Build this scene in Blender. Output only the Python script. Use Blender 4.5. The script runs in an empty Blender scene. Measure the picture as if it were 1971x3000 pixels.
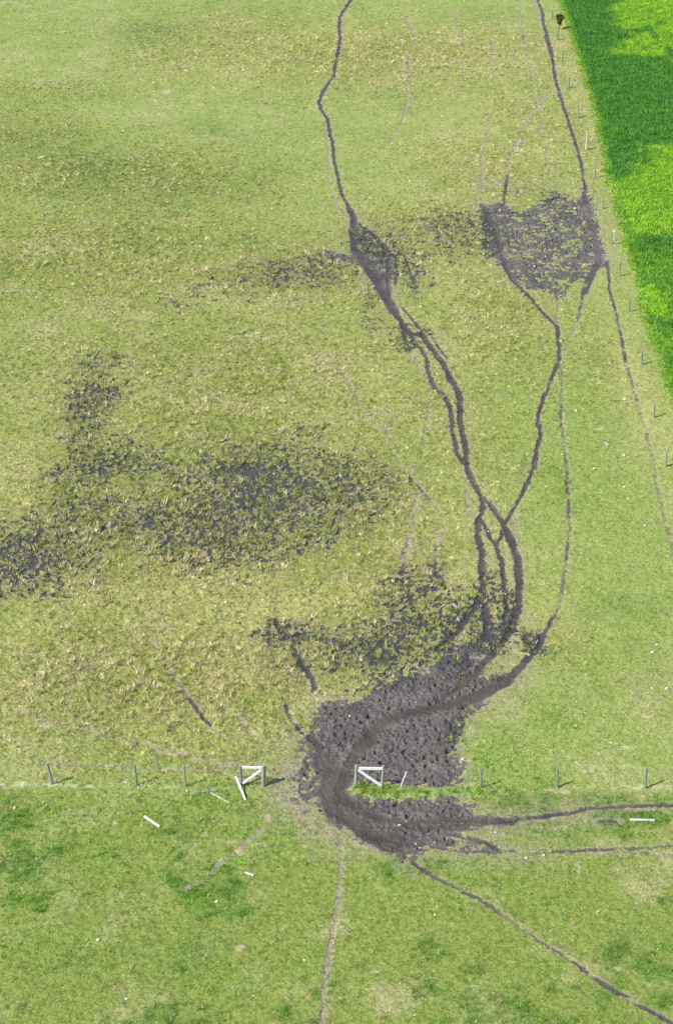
import bpy, bmesh, math, random
import numpy as np
from mathutils import Vector, Matrix

random.seed(7)
RNG = np.random.default_rng(11)
scene = bpy.context.scene
COL = scene.collection

# ------------------------------------------------------------------ camera
IW, IH = 1971.0, 3000.0          # size of the photograph
F = 5330.0                       # focal length in photograph pixels
TH = math.radians(29.0)          # camera looks down by this much
H = 52.3                         # height of the aircraft above the paddock
cam_d = bpy.data.cameras.new("camera")
cam_d.sensor_fit = 'VERTICAL'
cam_d.angle_y = 2 * math.atan(IH / 2 / F)
cam_d.clip_start = 1.0
cam_d.clip_end = 20000
cam = bpy.data.objects.new("camera", cam_d)
cam.location = (0, 0, H)
cam.rotation_euler = (math.pi / 2 - TH, 0, 0)
COL.objects.link(cam)
scene.camera = cam

# ------------------------------------------------------------------ light
SUN_EL = math.radians(47)
SUN_FROM = Vector((-0.855, -0.52, 0)).normalized()
world = bpy.data.worlds.new("World")
scene.world = world
world.use_nodes = True
wt = world.node_tree
bg = wt.nodes['Background']
sky = wt.nodes.new('ShaderNodeTexSky')
sky.sky_type = 'NISHITA'
sky.sun_disc = False
sky.sun_elevation = SUN_EL
sky.sun_rotation = math.atan2(SUN_FROM.x, SUN_FROM.y)
wt.links.new(sky.outputs[0], bg.inputs[0])
bg.inputs[1].default_value = 0.12
sun_d = bpy.data.lights.new("sun", 'SUN')
sun_d.energy = 4.2
sun_d.angle = math.radians(0.5)
sun_d.color = (1.0, 0.95, 0.87)
sun = bpy.data.objects.new("sun", sun_d)
ldir = Vector((-SUN_FROM.x * math.cos(SUN_EL), -SUN_FROM.y * math.cos(SUN_EL), -math.sin(SUN_EL)))
sun.rotation_euler = ldir.to_track_quat('-Z', 'Y').to_euler()
sun.location = (0, 0, 100)
COL.objects.link(sun)
scene.view_settings.view_transform = 'Standard'
scene.view_settings.look = 'None'
scene.view_settings.gamma = 1
scene.view_settings.exposure = 1.0

# ------------------------------------------------------------------ survey: photo point -> place on the ground
ct, st = math.cos(TH), math.sin(TH)

def W(px, py):
    xn = (px - IW / 2) / F; yn = (IH / 2 - py) / F
    t = H / (st - yn * ct)
    return t * xn, t * (ct + yn * st)

def at_plane(px, py, Y):
    """the point seen at px,py that stands Y metres ahead"""
    xn = (px - IW / 2) / F; yn = (IH / 2 - py) / F
    t = Y / (ct + yn * st)
    return t * xn, H + t * (-st + yn * ct)

def depth(Y):
    return Y * ct + H * st

def scale_at(px, py):
    """metres per photo pixel across and in depth on the ground"""
    x0, y0 = W(px - .5, py); x1, y1 = W(px + .5, py)
    a, b = W(px, py - .5); c, d = W(px, py + .5)
    return x1 - x0, b - d

FR = {'1': (0, 0, .6394), '2': (900, 0, .6394), '3': (0, 750, .6394), '4': (900, 500, .6394), '5': (900, 1250, .6848),
      '6': (0, 1500, .6394), '7': (0, 2250, .6394), '8': (971, 2250, .6394), 'a': (0, 2100, .5754), 'b': (800, 2000, .4476),
      'c': (1350, 2150, .397), 'd': (1550, 0, .2692), 'e': (1600, 400, .252), 'f': (1700, 1000, .2521), 's': (0, 0, 1.0), 'o': (0, 0, 1.2602)}

def src(fr, x, y):
    a, b, k = FR[fr]
    return a + k * x, b + k * y

def G(fr, x, y):
    return W(*src(fr, x, y))

# ------------------------------------------------------------------ numpy noise
def _hash(ix, iy, seed):
    with np.errstate(over='ignore'):
        h = (ix.astype(np.int64) * 374761393 + iy.astype(np.int64) * 668265263 + seed * 974634777) & 0xffffffff
        h = ((h ^ (h >> 13)) * 1274126177) & 0xffffffff
        h = ((h ^ (h >> 16)) * 2246822519) & 0xffffffff
        h = h ^ (h >> 15)
    return (h & 0xffffff) / float(0xffffff)

def vnoise(x, y, seed=0):
    ix = np.floor(x); iy = np.floor(y)
    fx = x - ix; fy = y - iy
    fx = fx * fx * fx * (fx * (fx * 6 - 15) + 10); fy = fy * fy * fy * (fy * (fy * 6 - 15) + 10)
    a = _hash(ix, iy, seed); b = _hash(ix + 1, iy, seed); c = _hash(ix, iy + 1, seed); d = _hash(ix + 1, iy + 1, seed)
    return (a * (1 - fx) + b * fx) * (1 - fy) + (c * (1 - fx) + d * fx) * fy     # 0..1

def fbm(x, y, s, octs=4, seed=0, gain=.55):
    """fractal noise with cells of s metres, about -1..1"""
    r = np.zeros_like(x); amp = 1.0; tot = 0; f = 1.0 / s
    for o in range(octs):
        ca, sa = math.cos(.7 * o + seed), math.sin(.7 * o + seed)
        r += amp * (vnoise((x * ca - y * sa) * f + 17.3 * o, (x * sa + y * ca) * f - 9.1 * o, seed * 31 + o) * 2 - 1)
        tot += amp * .6; amp *= gain; f *= 2.03
    return r / tot

def worley(x, y, s, seed=0):
    """distance to nearest scattered point, in cells"""
    X = x / s; Y = y / s
    ix = np.floor(X); iy = np.floor(Y)
    best = np.full_like(X, 9.0); who = np.zeros_like(X)
    for dx in (-1, 0, 1):
        for dy in (-1, 0, 1):
            cx = ix + dx; cy = iy + dy
            qx = cx + _hash(cx, cy, seed); qy = cy + _hash(cx, cy, seed + 5)
            d = (X - qx) ** 2 + (Y - qy) ** 2
            who = np.where(d < best, _hash(cx, cy, seed + 9), who); best = np.minimum(best, d)
    return np.sqrt(best), who

def sstep(a, b, v):
    t = np.clip((v - a) / (b - a), 0, 1)
    return t * t * (3 - 2 * t)

# ------------------------------------------------------------------ what is trodden where
# tracks: frame, width in that frame's pixels, strength, kind (m = black mud, w = worn brown turf), points
TR = [
 ('2', 13, .95, 'm', [(203,-30),(200,0),(165,50),(150,80),(147,130),(152,165),(140,240),(128,300),(120,350),(85,395),(65,440),(55,470),(65,505),(95,545),(105,610),(120,670),(125,740),(145,830),(160,890),(195,955),(215,1000)]),
 ('4', 24, 1, 'm', [(190,170),(215,215),(205,280),(225,360),(265,420),(310,470),(330,530),(370,600),(400,650),(440,710),(470,745)]),
 ('4', 42, .9, 'm', [(215,260),(225,360),(265,420),(310,480),(335,540),(375,600),(400,650)]),
 ('4', 19, .9, 'm', [(470,745),(490,790),(520,815),(545,870),(560,940),(585,995),(630,1030),(655,1080),(665,1173)]),
 ('4', 24, 1, 'm', [(465,740),(510,748),(530,765),(570,820),(610,870),(640,920),(665,970),(690,1010),(700,1060),(700,1173)]),
 ('4', 15, .75, 'm', [(430,620),(470,665),(510,720),(540,760)]),
 ('4', 13, .7, 'm', [(570,765),(600,810),(640,860)]),
 ('4', 9, .6, 'm', [(490,480),(495,560),(500,620)]),
 ('4', 16, .9, 'm', [(240,240),(300,290),(350,340),(370,420),(368,500),(375,570)]),
 ('4', 10, .6, 'm', [(430,350),(460,430),(485,500)]),
 ('4', 12, .7, 'm', [(400,380),(415,450),(405,520)]),
 ('2', 11, .75, 'w', [(85,580),(95,650),(97,730),(100,820),(115,885),(145,940),(180,980),(200,1000)]),
 ('2', 9, .5, 'w', [(120,900),(135,970)]),
 ('2', 10, .5, 'w', [(285,900),(245,940),(225,1000)]),
 ('2', 12, .7, 'w', [(440,60),(465,100),(485,150),(492,200),(470,260),(458,330),(458,400),(465,450),(445,530),(420,590),(370,660)]),
 ('2', 11, .5, 'w', [(670,50),(685,120),(715,180),(720,230),(712,280),(715,350)]),
 ('2', 10, .5, 'w', [(815,90),(840,130),(853,180),(845,260),(845,300),(870,360)]),
 ('2', 8, .4, 'w', [(905,50),(920,170),(930,250),(955,340)]),
 ('2', 9, .75, 'w', [(970,30),(985,110),(995,190),(1010,280),(1030,350),(1040,430),(1060,490),(1078,560),(1065,590),(1010,640),(975,670),(945,700)]),
 ('2', 12, .6, 'm', [(985,130),(992,200)]),
 ('2', 8, .55, 'w', [(1078,560),(1085,620),(1095,700),(1105,770),(1120,850)]),
 ('2', 8, .35, 'w', [(1135,640),(1150,720),(1140,820)]),
 ('2', 9, .5, 'w', [(1040,-30),(1040,0),(1050,60),(1065,120),(1075,180),(1082,210)]),
 ('2', 8, .4, 'w', [(1070,230),(1068,320)]),
 ('2', 13, .85, 'm', [(1050,-30),(1055,0),(1075,50),(1080,90),(1100,180),(1115,220),(1125,290),(1135,360),(1150,410),(1170,480),(1195,550),(1215,620),(1240,700),(1260,770),(1262,820),(1275,870)]),
 ('2', 20, .8, 'm', [(1095,160),(1112,220),(1120,260)]),
 ('2', 8, .6, 'w', [(1135,400),(1100,440),(1060,470),(1030,510)]),
 ('2', 13, .75, 'w', [(1060,480),(1030,510),(1000,560),(975,620),(945,690),(920,740),(920,790),(912,830)]),
 ('2', 12, .8, 'm', [(918,800),(910,850),(905,910),(895,960)]),
 ('2', 11, .6, 'w', [(840,530),(815,640),(800,690),(798,750),(803,830),(797,900),(795,950)]),
 ('4', 12, .7, 'm', [(1375,420),(1380,470),(1382,540),(1400,600),(1420,680),(1440,770),(1458,880)]),
 ('4', 15, .48, 'm', [(1458,880),(1485,960),(1510,1050),(1530,1130),(1545,1173)]),
 ('5', 17, .44, 'm', [(1450,30),(1470,100),(1483,160),(1492,240),(1515,330),(1530,400),(1550,450),(1575,560),(1610,700),(1660,860),(1720,1000)]),
 ('4', 30, .75, 'm', [(1330,430),(1290,500),(1265,560)]),
 ('4', 15, .6, 'm', [(1265,560),(1250,620),(1240,690)]),
 ('4', 14, .5, 'w', [(1240,690),(1215,740),(1190,800),(1175,860)]),
 ('4', 14, .75, 'w', [(1155,580),(1150,640),(1148,700)]),
 ('4', 18, .9, 'm', [(810,160),(830,220),(870,310),(890,380),(910,440),(940,500),(985,545),(1030,590)]),
 ('4', 15, .95, 'm', [(1030,590),(1080,650),(1120,690),(1140,710),(1150,750),(1152,830),(1155,870),(1140,900),(1120,950),(1100,1010),(1070,1070),(1060,1110),(1055,1173)]),
 ('4', 9, .55, 'm', [(1155,870),(1165,920),(1165,1000),(1165,1080),(1160,1173)]),
 ('4', 15, .6, 'w', [(30,820),(100,890),(170,940),(220,1010),(250,1070),(310,1150),(330,1173)]),
 ('4', 13, .65, 'w', [(460,830),(510,890),(545,960),(570,1020),(555,1100),(550,1190)]),
 ('4', 22, .6, 'm', [(440,740),(470,820)]),
 ('4', 10, .4, 'w', [(70,700),(40,790)]),
 ('4', 14, .45, 'w', [(-20,960),(60,980),(150,1020),(220,1060)]),
 ('5', 15, .9, 'm', [(995,-10),(995,40),(985,90),(970,170),(945,230),(915,290),(890,340),(860,385),(845,410)]),
 ('5', 12, .35, 'w', [(945,90),(930,180),(890,280)]),
 ('5', 10, .55, 'm', [(1090,0),(1100,70),(1110,170),(1115,270),(1120,350),(1125,430),(1113,520),(1105,600),(1095,680),(1080,740),(1055,810),(1030,860),(1000,890)]),
 ('5', 30, .85, 'm', [(1000,890),(980,940),(940,985),(900,1040),(860,1090),(790,1130),(720,1165)]),
 ('5', 18, .7, 'm', [(1055,810),(1030,860),(995,900)]),
 ('5', 45, .5, 'm', [(950,890),(940,950),(860,980)]),
 ('5', 17, .9, 'm', [(615,-5),(625,50),(640,110),(672,155)]),
 ('5', 21, 1, 'm', [(655,-5),(668,50),(680,110),(685,170),(700,220),(725,260),(745,300),(780,330),(810,370),(835,405),(850,440)]),
 ('5', 29, 1, 'm', [(850,440),(875,490),(890,540),(900,600),(907,660),(905,730),(890,800),(870,860),(830,920),(780,980),(720,1050),(650,1110),(560,1168)]),
 ('5', 20, .95, 'm', [(745,300),(752,340),(745,370),(725,400)]),
 ('5', 25, 1, 'm', [(725,400),(730,470),(745,530),(745,600),(750,660),(748,730),(760,790),(770,850),(760,930)]),
 ('5', 30, .95, 'm', [(742,720),(710,780),(670,830),(620,890),(560,950)]),
 ('5', 18, .85, 'w', [(685,215),(680,270),(690,330),(715,380)]),
 ('5', 18, .9, 'm', [(735,390),(760,420),(785,470),(805,500),(820,540),(835,600),(840,660),(850,730),(850,780),(845,840)]),
 ('5', 16, .8, 'm', [(835,440),(825,480),(805,500)]),
 ('5', 24, .7, 'w', [(890,340),(885,390),(890,440),(895,500)]),
 ('5', 16, .8, 'm', [(850,710),(890,720)]),
 ('5', 30, .5, 'w', [(765,540),(790,640),(815,720),(800,800)]),
 ('5', 40, .5, 'w', [(880,800),(880,900)]),
 ('5', 14, .6, 'w', [(330,-20),(355,70),(395,160),(440,215),(500,280),(540,330),(590,380)]),
 ('5', 14, .7, 'm', [(430,205),(500,285),(520,310)]),
 ('5', 18, .7, 'w', [(465,270),(460,350),(445,420),(435,490),(410,560),(405,640),(385,700),(360,740)]),
 ('5', 20, .55, 'm', [(415,540),(405,640),(400,700)]),
 ('5', 12, .5, 'w', [(505,-10),(500,120)]),
 ('5', 14, .5, 'm', [(550,490),(550,580),(555,640)]),
 ('6', 26, .9, 'm', [(1270,515),(1320,590),(1350,640),(1390,710),(1430,770),(1442,825)]),
 ('6', 14, .7, 'w', [(700,600),(760,690),(820,780),(850,830)]),
 ('6', 14, .7, 'm', [(820,780),(850,830),(890,890),(930,940),(970,975)]),
 ('6', 16, .6, 'w', [(930,940),(980,985),(1040,1040)]),
 ('6', 18, .65, 'm', [(1310,880),(1325,945),(1370,990)]),
 ('6', 14, .6, 'w', [(1090,930),(1130,985),(1160,1020)]),
 ('6', 30, .45, 'w', [(0,900),(160,935),(300,960),(450,1010),(640,1060),(820,1110),(1000,1150),(1140,1170)]),
 ('a', 22, .55, 'w', [(220,230),(400,240),(640,255),(900,265),(1100,280),(1230,290)]),
 ('a', 18, .6, 'm', [(1050,272),(1180,285),(1240,300),(1420,310)]),
 ('8', 15, .66, 'm', [(340,410),(430,470),(500,510),(560,540),(620,570),(700,615),(760,650),(820,690),(880,740),(940,780),(1000,820),(1060,860),(1130,915),(1200,960),(1260,995),(1330,1040),(1400,1080),(1480,1120),(1564,1165),(1640,1210),(1900,1350),(2200,1490)]),
 ('8', 19, .85, 'w', [(45,300),(45,330),(45,450),(40,540),(25,650),(10,750),(-8,830),(-23,960),(-28,1060),(-32,1200),(-40,1400)]),
 ('8', 22, .3, 'm', [(30,250),(38,340),(42,420)]),
 ('8', 21, .72, 'm', [(480,245),(600,250),(700,237),(800,240),(860,230),(950,220),(1050,208),(1150,190),(1280,178),(1400,175),(1564,165),(1650,160),(1900,150),(2300,140)]),
 ('8', 18, .6, 'w', [(1350,195),(1480,188),(1600,182)]),
 ('8', 13, .6, 'm', [(430,350),(560,375),(640,380),(780,380),(900,383),(1050,380),(1200,375),(1330,368),(1564,360),(1650,357),(1900,352),(2300,340)]),
 ('8', 16, .6, 'w', [(1150,385),(1330,398),(1564,402)]),
 ('8', 22, .75, 'm', [(540,290),(640,318),(720,345),(780,375)]),
 ('8', 20, .6, 'm', [(560,275),(700,245)]),
 ('8', 12, .5, 'w', [(1000,230),(1150,240),(1330,247)]),
 ('8', 12, .6, 'm', [(1230,243),(1300,246)]),
 ('b', 85, 1, 'm', [(1530,-20),(1350,60),(1160,135),(950,180),(760,225),(660,310),(590,400),(530,480),(480,560),(440,660),(420,760),(450,860),(540,930),(680,1000),(820,1060)]),
 ('b', 120, .75, 'm', [(470,560),(450,700),(480,840),(600,960),(760,1060)]),
 ('b', 120, .62, 'm', [(470,800),(600,930),(780,1010),(960,1050)]),
 ('b', 90, .62, 'm', [(560,880),(800,930),(1000,920),(1250,930),(1400,900)]),
 ('b', 140, .8, 'm', [(330,480),(400,580),(380,720),(430,880)]),
 ('b', 60, .9, 'm', [(520,800),(700,880),(900,900),(1100,880),(1300,890),(1560,905)]),
 ('b', 60, .85, 'm', [(240,350),(330,450),(430,540),(460,640)]),
 ('7', 8, .42, 'w', [(1290,215),(1180,300),(1080,390),(1020,430),(960,480),(900,530),(850,560)]),
]
# bare ground: frame, feather in metres, strength, points of the outline
POLY = [
 ('4', .9, .59, [(780,150),(830,150),(870,130),(900,140),(930,160),(1000,175),(1050,140),(1110,95),(1130,60),(1160,95),(1230,120),(1255,85),(1285,80),(1310,150),(1330,220),(1350,310),(1365,370),(1380,430),(1320,450),(1300,510),(1230,530),(1180,570),(1150,600),(1120,570),(1060,545),(990,545),(940,510),(880,440),(830,380),(785,340),(778,250)]),
 ('4', .5, 1.0, [(1255,70),(1285,80),(1310,150),(1330,220),(1350,310),(1365,370),(1382,440),(1330,450),(1295,440),(1285,330),(1262,220),(1240,140)]),
 ('4', .6, .8, [(782,150),(830,155),(870,140),(920,160),(880,230),(900,330),(960,450),(990,545),(940,510),(880,440),(830,380),(787,340),(780,250)]),
 ('4', .8, .66, [(195,230),(240,225),(330,300),(400,360),(430,430),(390,590),(345,580),(280,520),(225,430),(120,430),(40,390),(90,360),(190,380)]),
 # the gateway and the poached corner behind it
 ('b', .45, 1.0, [(180,380),(250,300),(300,140),(400,130),(520,120),(600,80),(700,-20),(1530,-60),(1480,10),(1420,70),(1400,130),(1320,190),(1265,230),(1245,300),(1222,400),(1212,470),(1238,520),(1250,600),(1200,690),(1060,695),(890,692),(740,665),(560,655),(500,695),(520,735),(640,752),(870,748),(1100,740),(1200,745),(1280,790),(1350,835),(1400,890),(1300,960),(1130,955),(1060,1000),(1020,1060),(960,1080),(860,1090),(700,1060),(560,1020),(450,960),(340,860),(290,760),(270,640),(230,520),(200,440)]),
 ('8', .5, .95, [(60,150),(200,150),(420,215),(640,190),(740,240),(600,262),(570,300),(480,310),(450,350),(400,380),(370,440),(300,405),(200,350),(120,330),(60,290)]),
 ('8', 1.0, .78, [(440,170),(640,195),(760,220),(1000,203),(1200,180),(1200,190),(1000,226),(820,252),(700,266),(600,300),(700,325),(800,375),(950,383),(560,392),(400,360)]),
 ('b', 1.6, .66, [(120,400),(330,500),(400,640),(400,760),(520,1000),(420,1010),(260,880),(110,800),(60,660),(120,500)]),
 ('b', 1.6, .54, [(0,640),(100,600),(200,760),(300,900),(200,880),(60,800)]),
 ('5', 1.0, .95, [(240,1168),(330,1085),(420,1045),(520,990),(600,910),(660,930),(700,880),(745,850),(790,830),(850,800),(890,830),(830,930),(760,1010),(770,1060),(900,1040),(900,1070),(800,1140),(740,1200),(200,1200)]),
 # the wear and gravel on the left of the gateway
]
# trodden, tussocky wet ground where mud shows between the tufts: centre, radii (overview pixels), strength
SPOT = [
 (640,1150,230,95,.60),(560,1130,110,90,.4),(830,1130,130,85,.38),(520,1240,230,90,.42),(620,1040,190,60,.30),(290,1070,150,70,.26),(205,950,60,75,.62),(215,1080,85,60,.5),(240,870,60,60,.25),
 (90,1290,170,75,.6),(-20,1300,110,70,.5),(300,1210,170,70,.45),(420,1190,120,80,.45),(180,1180,90,60,.3),(60,1370,90,30,.28),
 (720,625,130,40,.52),(560,640,130,40,.24),(640,690,180,40,.13),(420,680,120,40,.14),
 (1040,545,95,60,.32),(1010,500,60,30,.2),(890,560,70,45,.55),(960,640,40,50,.4),(860,700,30,60,.35),(950,780,50,40,.35),(1080,530,30,50,.4),
 (900,1500,150,65,.66),(830,1570,110,40,.22),(1030,1440,80,70,.4),(940,1370,60,60,.4),(1015,1330,30,60,.4),(920,1400,40,60,.4),(990,1470,100,50,.3),
 (650,1480,50,30,.55),(700,1540,60,60,.3),(760,1500,80,50,.3),(1130,1470,40,60,.6),(1140,1370,40,60,.35),(1170,1420,30,60,.35),
 (700,1690,40,30,.35),(640,1760,80,30,.22),(1050,1690,30,60,.3),(1240,1490,40,30,.3),(1240,450,90,20,.25),(1120,560,30,40,.4),
]
WEAR = [(690,1790,70,30,.75),(660,1850,50,30,.8),(700,1870,60,60,.75),(620,1880,40,30,.45),(740,1760,50,30,.9),(720,1830,80,60,.8),(700,1720,40,20,.5),(770,1920,60,40,.7),(860,1950,90,40,.8),(980,1940,90,40,.75),(1100,1915,110,30,.6),(600,1800,40,10,.5),(1080,1750,30,40,.5),(1010,1250,40,60,.45),(960,1280,40,80,.45),(940,1370,50,50,.5),(1010,1340,30,60,.4),(1180,1450,40,60,.45),(1140,1330,30,60,.45),(1090,1180,20,50,.4),(960,1090,50,30,.4),(890,960,60,40,.3),(860,980,60,30,.3),(820,520,30,30,.4),(800,640,80,40,.4),(1020,800,20,60,.35),(1240,1480,40,30,.5),(1100,1930,120,20,.45),(950,1970,60,20,.5),(1300,1905,120,8,.35),(230,860,80,40,.4),(900,1480,160,70,.4),(640,1500,70,50,.35),(620,1150,300,120,.32),(90,1290,170,80,.35),(560,640,260,50,.3),(1180,430,110,20,.5),(1060,540,80,40,.45)]
# looks of the sward: centre, radii (overview px), strength
TUSS = [(900,130,420,75,.9),(560,90,200,60,.7),(420,110,140,70,.6),(100,210,260,30,.5),(60,310,150,70,.6),(130,400,200,70,.8),(350,420,240,80,.8),(600,440,120,60,.45),
        (250,600,420,140,.9),(700,640,300,110,.8),(500,900,560,260,.75),(400,1250,560,220,.95),(400,1560,480,180,1),(1150,720,170,150,.8),(1000,560,260,110,.75),
        (1150,400,200,90,.65),(1230,250,130,160,.5),(850,1250,260,260,.8),(1030,1000,200,240,.45),(1300,1500,70,60,.5),(1370,800,60,180,.4),(1320,300,80,80,.5)]
DRY = [(900,120,420,70,.55),(600,150,200,60,.4),(1150,330,220,200,.35),(880,480,260,60,.25),(200,930,260,130,.3),(400,1350,480,70,.75),(600,1400,360,80,.65),(260,1560,330,130,.75),(60,1100,120,120,.4),(700,1590,260,120,.4),
       (1080,1250,120,200,.55),(900,1350,200,100,.5),(1130,640,160,180,.4),(880,900,220,170,.35),(750,1000,160,80,.4),(1050,760,200,130,.3),(20,150,120,40,.1),(620,700,300,50,.3),(1290,1430,70,90,.3),(1400,300,60,300,.4),(1180,1470,70,70,.5),(1480,900,50,250,.45),
       (560,1720,400,50,.4),(60,1500,150,120,.35),(950,1180,120,100,.4)]
LUSH = [(1180,1800,110,25,.8),(1130,1760,70,40,.9),(900,1860,140,14,1.0),(1060,1850,120,14,.6),(560,1850,90,25,.6),(480,1870,120,30,.4),(170,1930,160,60,.35),(1200,900,60,60,.3),(1330,1000,120,200,.25),
        (240,1990,160,60,.3),(640,1960,80,60,.4),(430,2240,80,50,.5),(500,2110,60,30,.5),(1080,2080,60,40,.4),(1100,2050,80,60,.4),(1290,2100,120,60,.25),(1290,2240,60,30,.5),(100,2200,150,50,.35),(60,2080,120,50,.35),(560,2000,60,40,.4),(870,2070,100,80,.25),
        (1140,2290,80,30,.4),(720,2240,40,60,.3),(530,2270,50,40,.5),(560,1935,90,20,.5),(1300,1690,90,40,.35),(1000,880,40,60,.25)]
DARK = [(350,70,90,24,.65),(100,330,170,35,.58),(260,400,100,40,.58),(480,430,120,40,.62),(40,300,80,40,.35),(150,430,60,30,.3),(500,300,40,15,.35),(560,400,70,30,.3),(580,560,60,25,.25),(300,470,90,25,.4),(130,270,60,18,.25),(330,560,100,20,.3),(1500,1500,60,40,.2),(1510,1580,60,30,.25),
        (180,1560,60,25,.3),(430,1540,60,20,.3),(520,2120,60,30,.4),(440,2220,90,50,.45),(180,2260,100,40,.4),(80,2010,70,40,.3),(250,1985,60,30,.25)]
TAN = [('7',935,300,18,12),('7',1065,337,26,10),('7',1090,390,32,16),('7',1425,403,26,11),('7',525,250,20,9),('7',245,390,12,9),('8',1130,450,22,26),('8',1050,275,45,12),('8',465,955,20,9),('8',1310,918,20,10),
       ('8',380,620,18,8),('8',1395,620,10,7),('8',200,935,18,8),('8',780,465,20,6),('8',820,885,14,9),('7',1100,820,26,14),('7',665,580,16,8),('7',1010,420,12,10),('c',745,430,70,18),('c',660,420,50,12),('c',1335,463,26,9),
       ('7',1230,225,22,26),('7',1400,355,14,14),('8',1430,525,10,6),('b',1240,570,20,40),('b',1240,505,16,16),('1',760,420,30,12),('7',680,965,14,5),('8',1580,400,20,6),('o',1500,1640,10,5),
       ('o',1455,1740,22,6),('o',1500,1665,14,8),('a',230,45,30,14),('a',900,185,60,12)]

PALE = [(60,1826,90,5,1),(200,1827,70,4,.8),(-20,1826,60,5,.9),(370,1830,60,3,.5),(1470,1832,60,5,.8),(1530,1830,40,5,.7),(1370,1834,50,3,.4),(500,1832,60,3,.3)]
CROP_EDGE = [('s',1637,0),('s',1671,108),('s',1703,215),('s',1746,363),('s',1764,468),('s',1781,551),('s',1809,647),('s',1839,753),('s',1865,828),('s',1885,929),('s',1909,1000),('s',1927,1088),('s',1952,1151),('s',1975,1215),('s',2120,1600),('s',2330,2150)]

def blob(x, y, X, Y, rx, ry):
    cx, cy = G('o', X, Y); sx, sy = scale_at(*src('o', X, Y))
    d = ((x - cx) / (rx * 1.26 * sx)) ** 2 + ((y - cy) / (ry * 1.26 * sy)) ** 2
    return np.exp(-d * .9)

def poly_sd(x, y, P):
    """signed distance, positive inside"""
    P = np.array(P); n = len(P)
    d = np.full_like(x, 1e9); ins = np.zeros(x.shape, bool)
    for i in range(n):
        a = P[i]; b = P[(i + 1) % n]; e = b - a
        t = np.clip(((x - a[0]) * e[0] + (y - a[1]) * e[1]) / (e @ e + 1e-12), 0, 1)
        d = np.minimum(d, np.hypot(x - a[0] - t * e[0], y - a[1] - t * e[1]))
        if abs(b[1] - a[1]) > 1e-9:
            c = ((a[1] > y) != (b[1] > y)) & (x < e[0] * (y - a[1]) / e[1] + a[0])
            ins ^= c
    return np.where(ins, d, -d)

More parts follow.
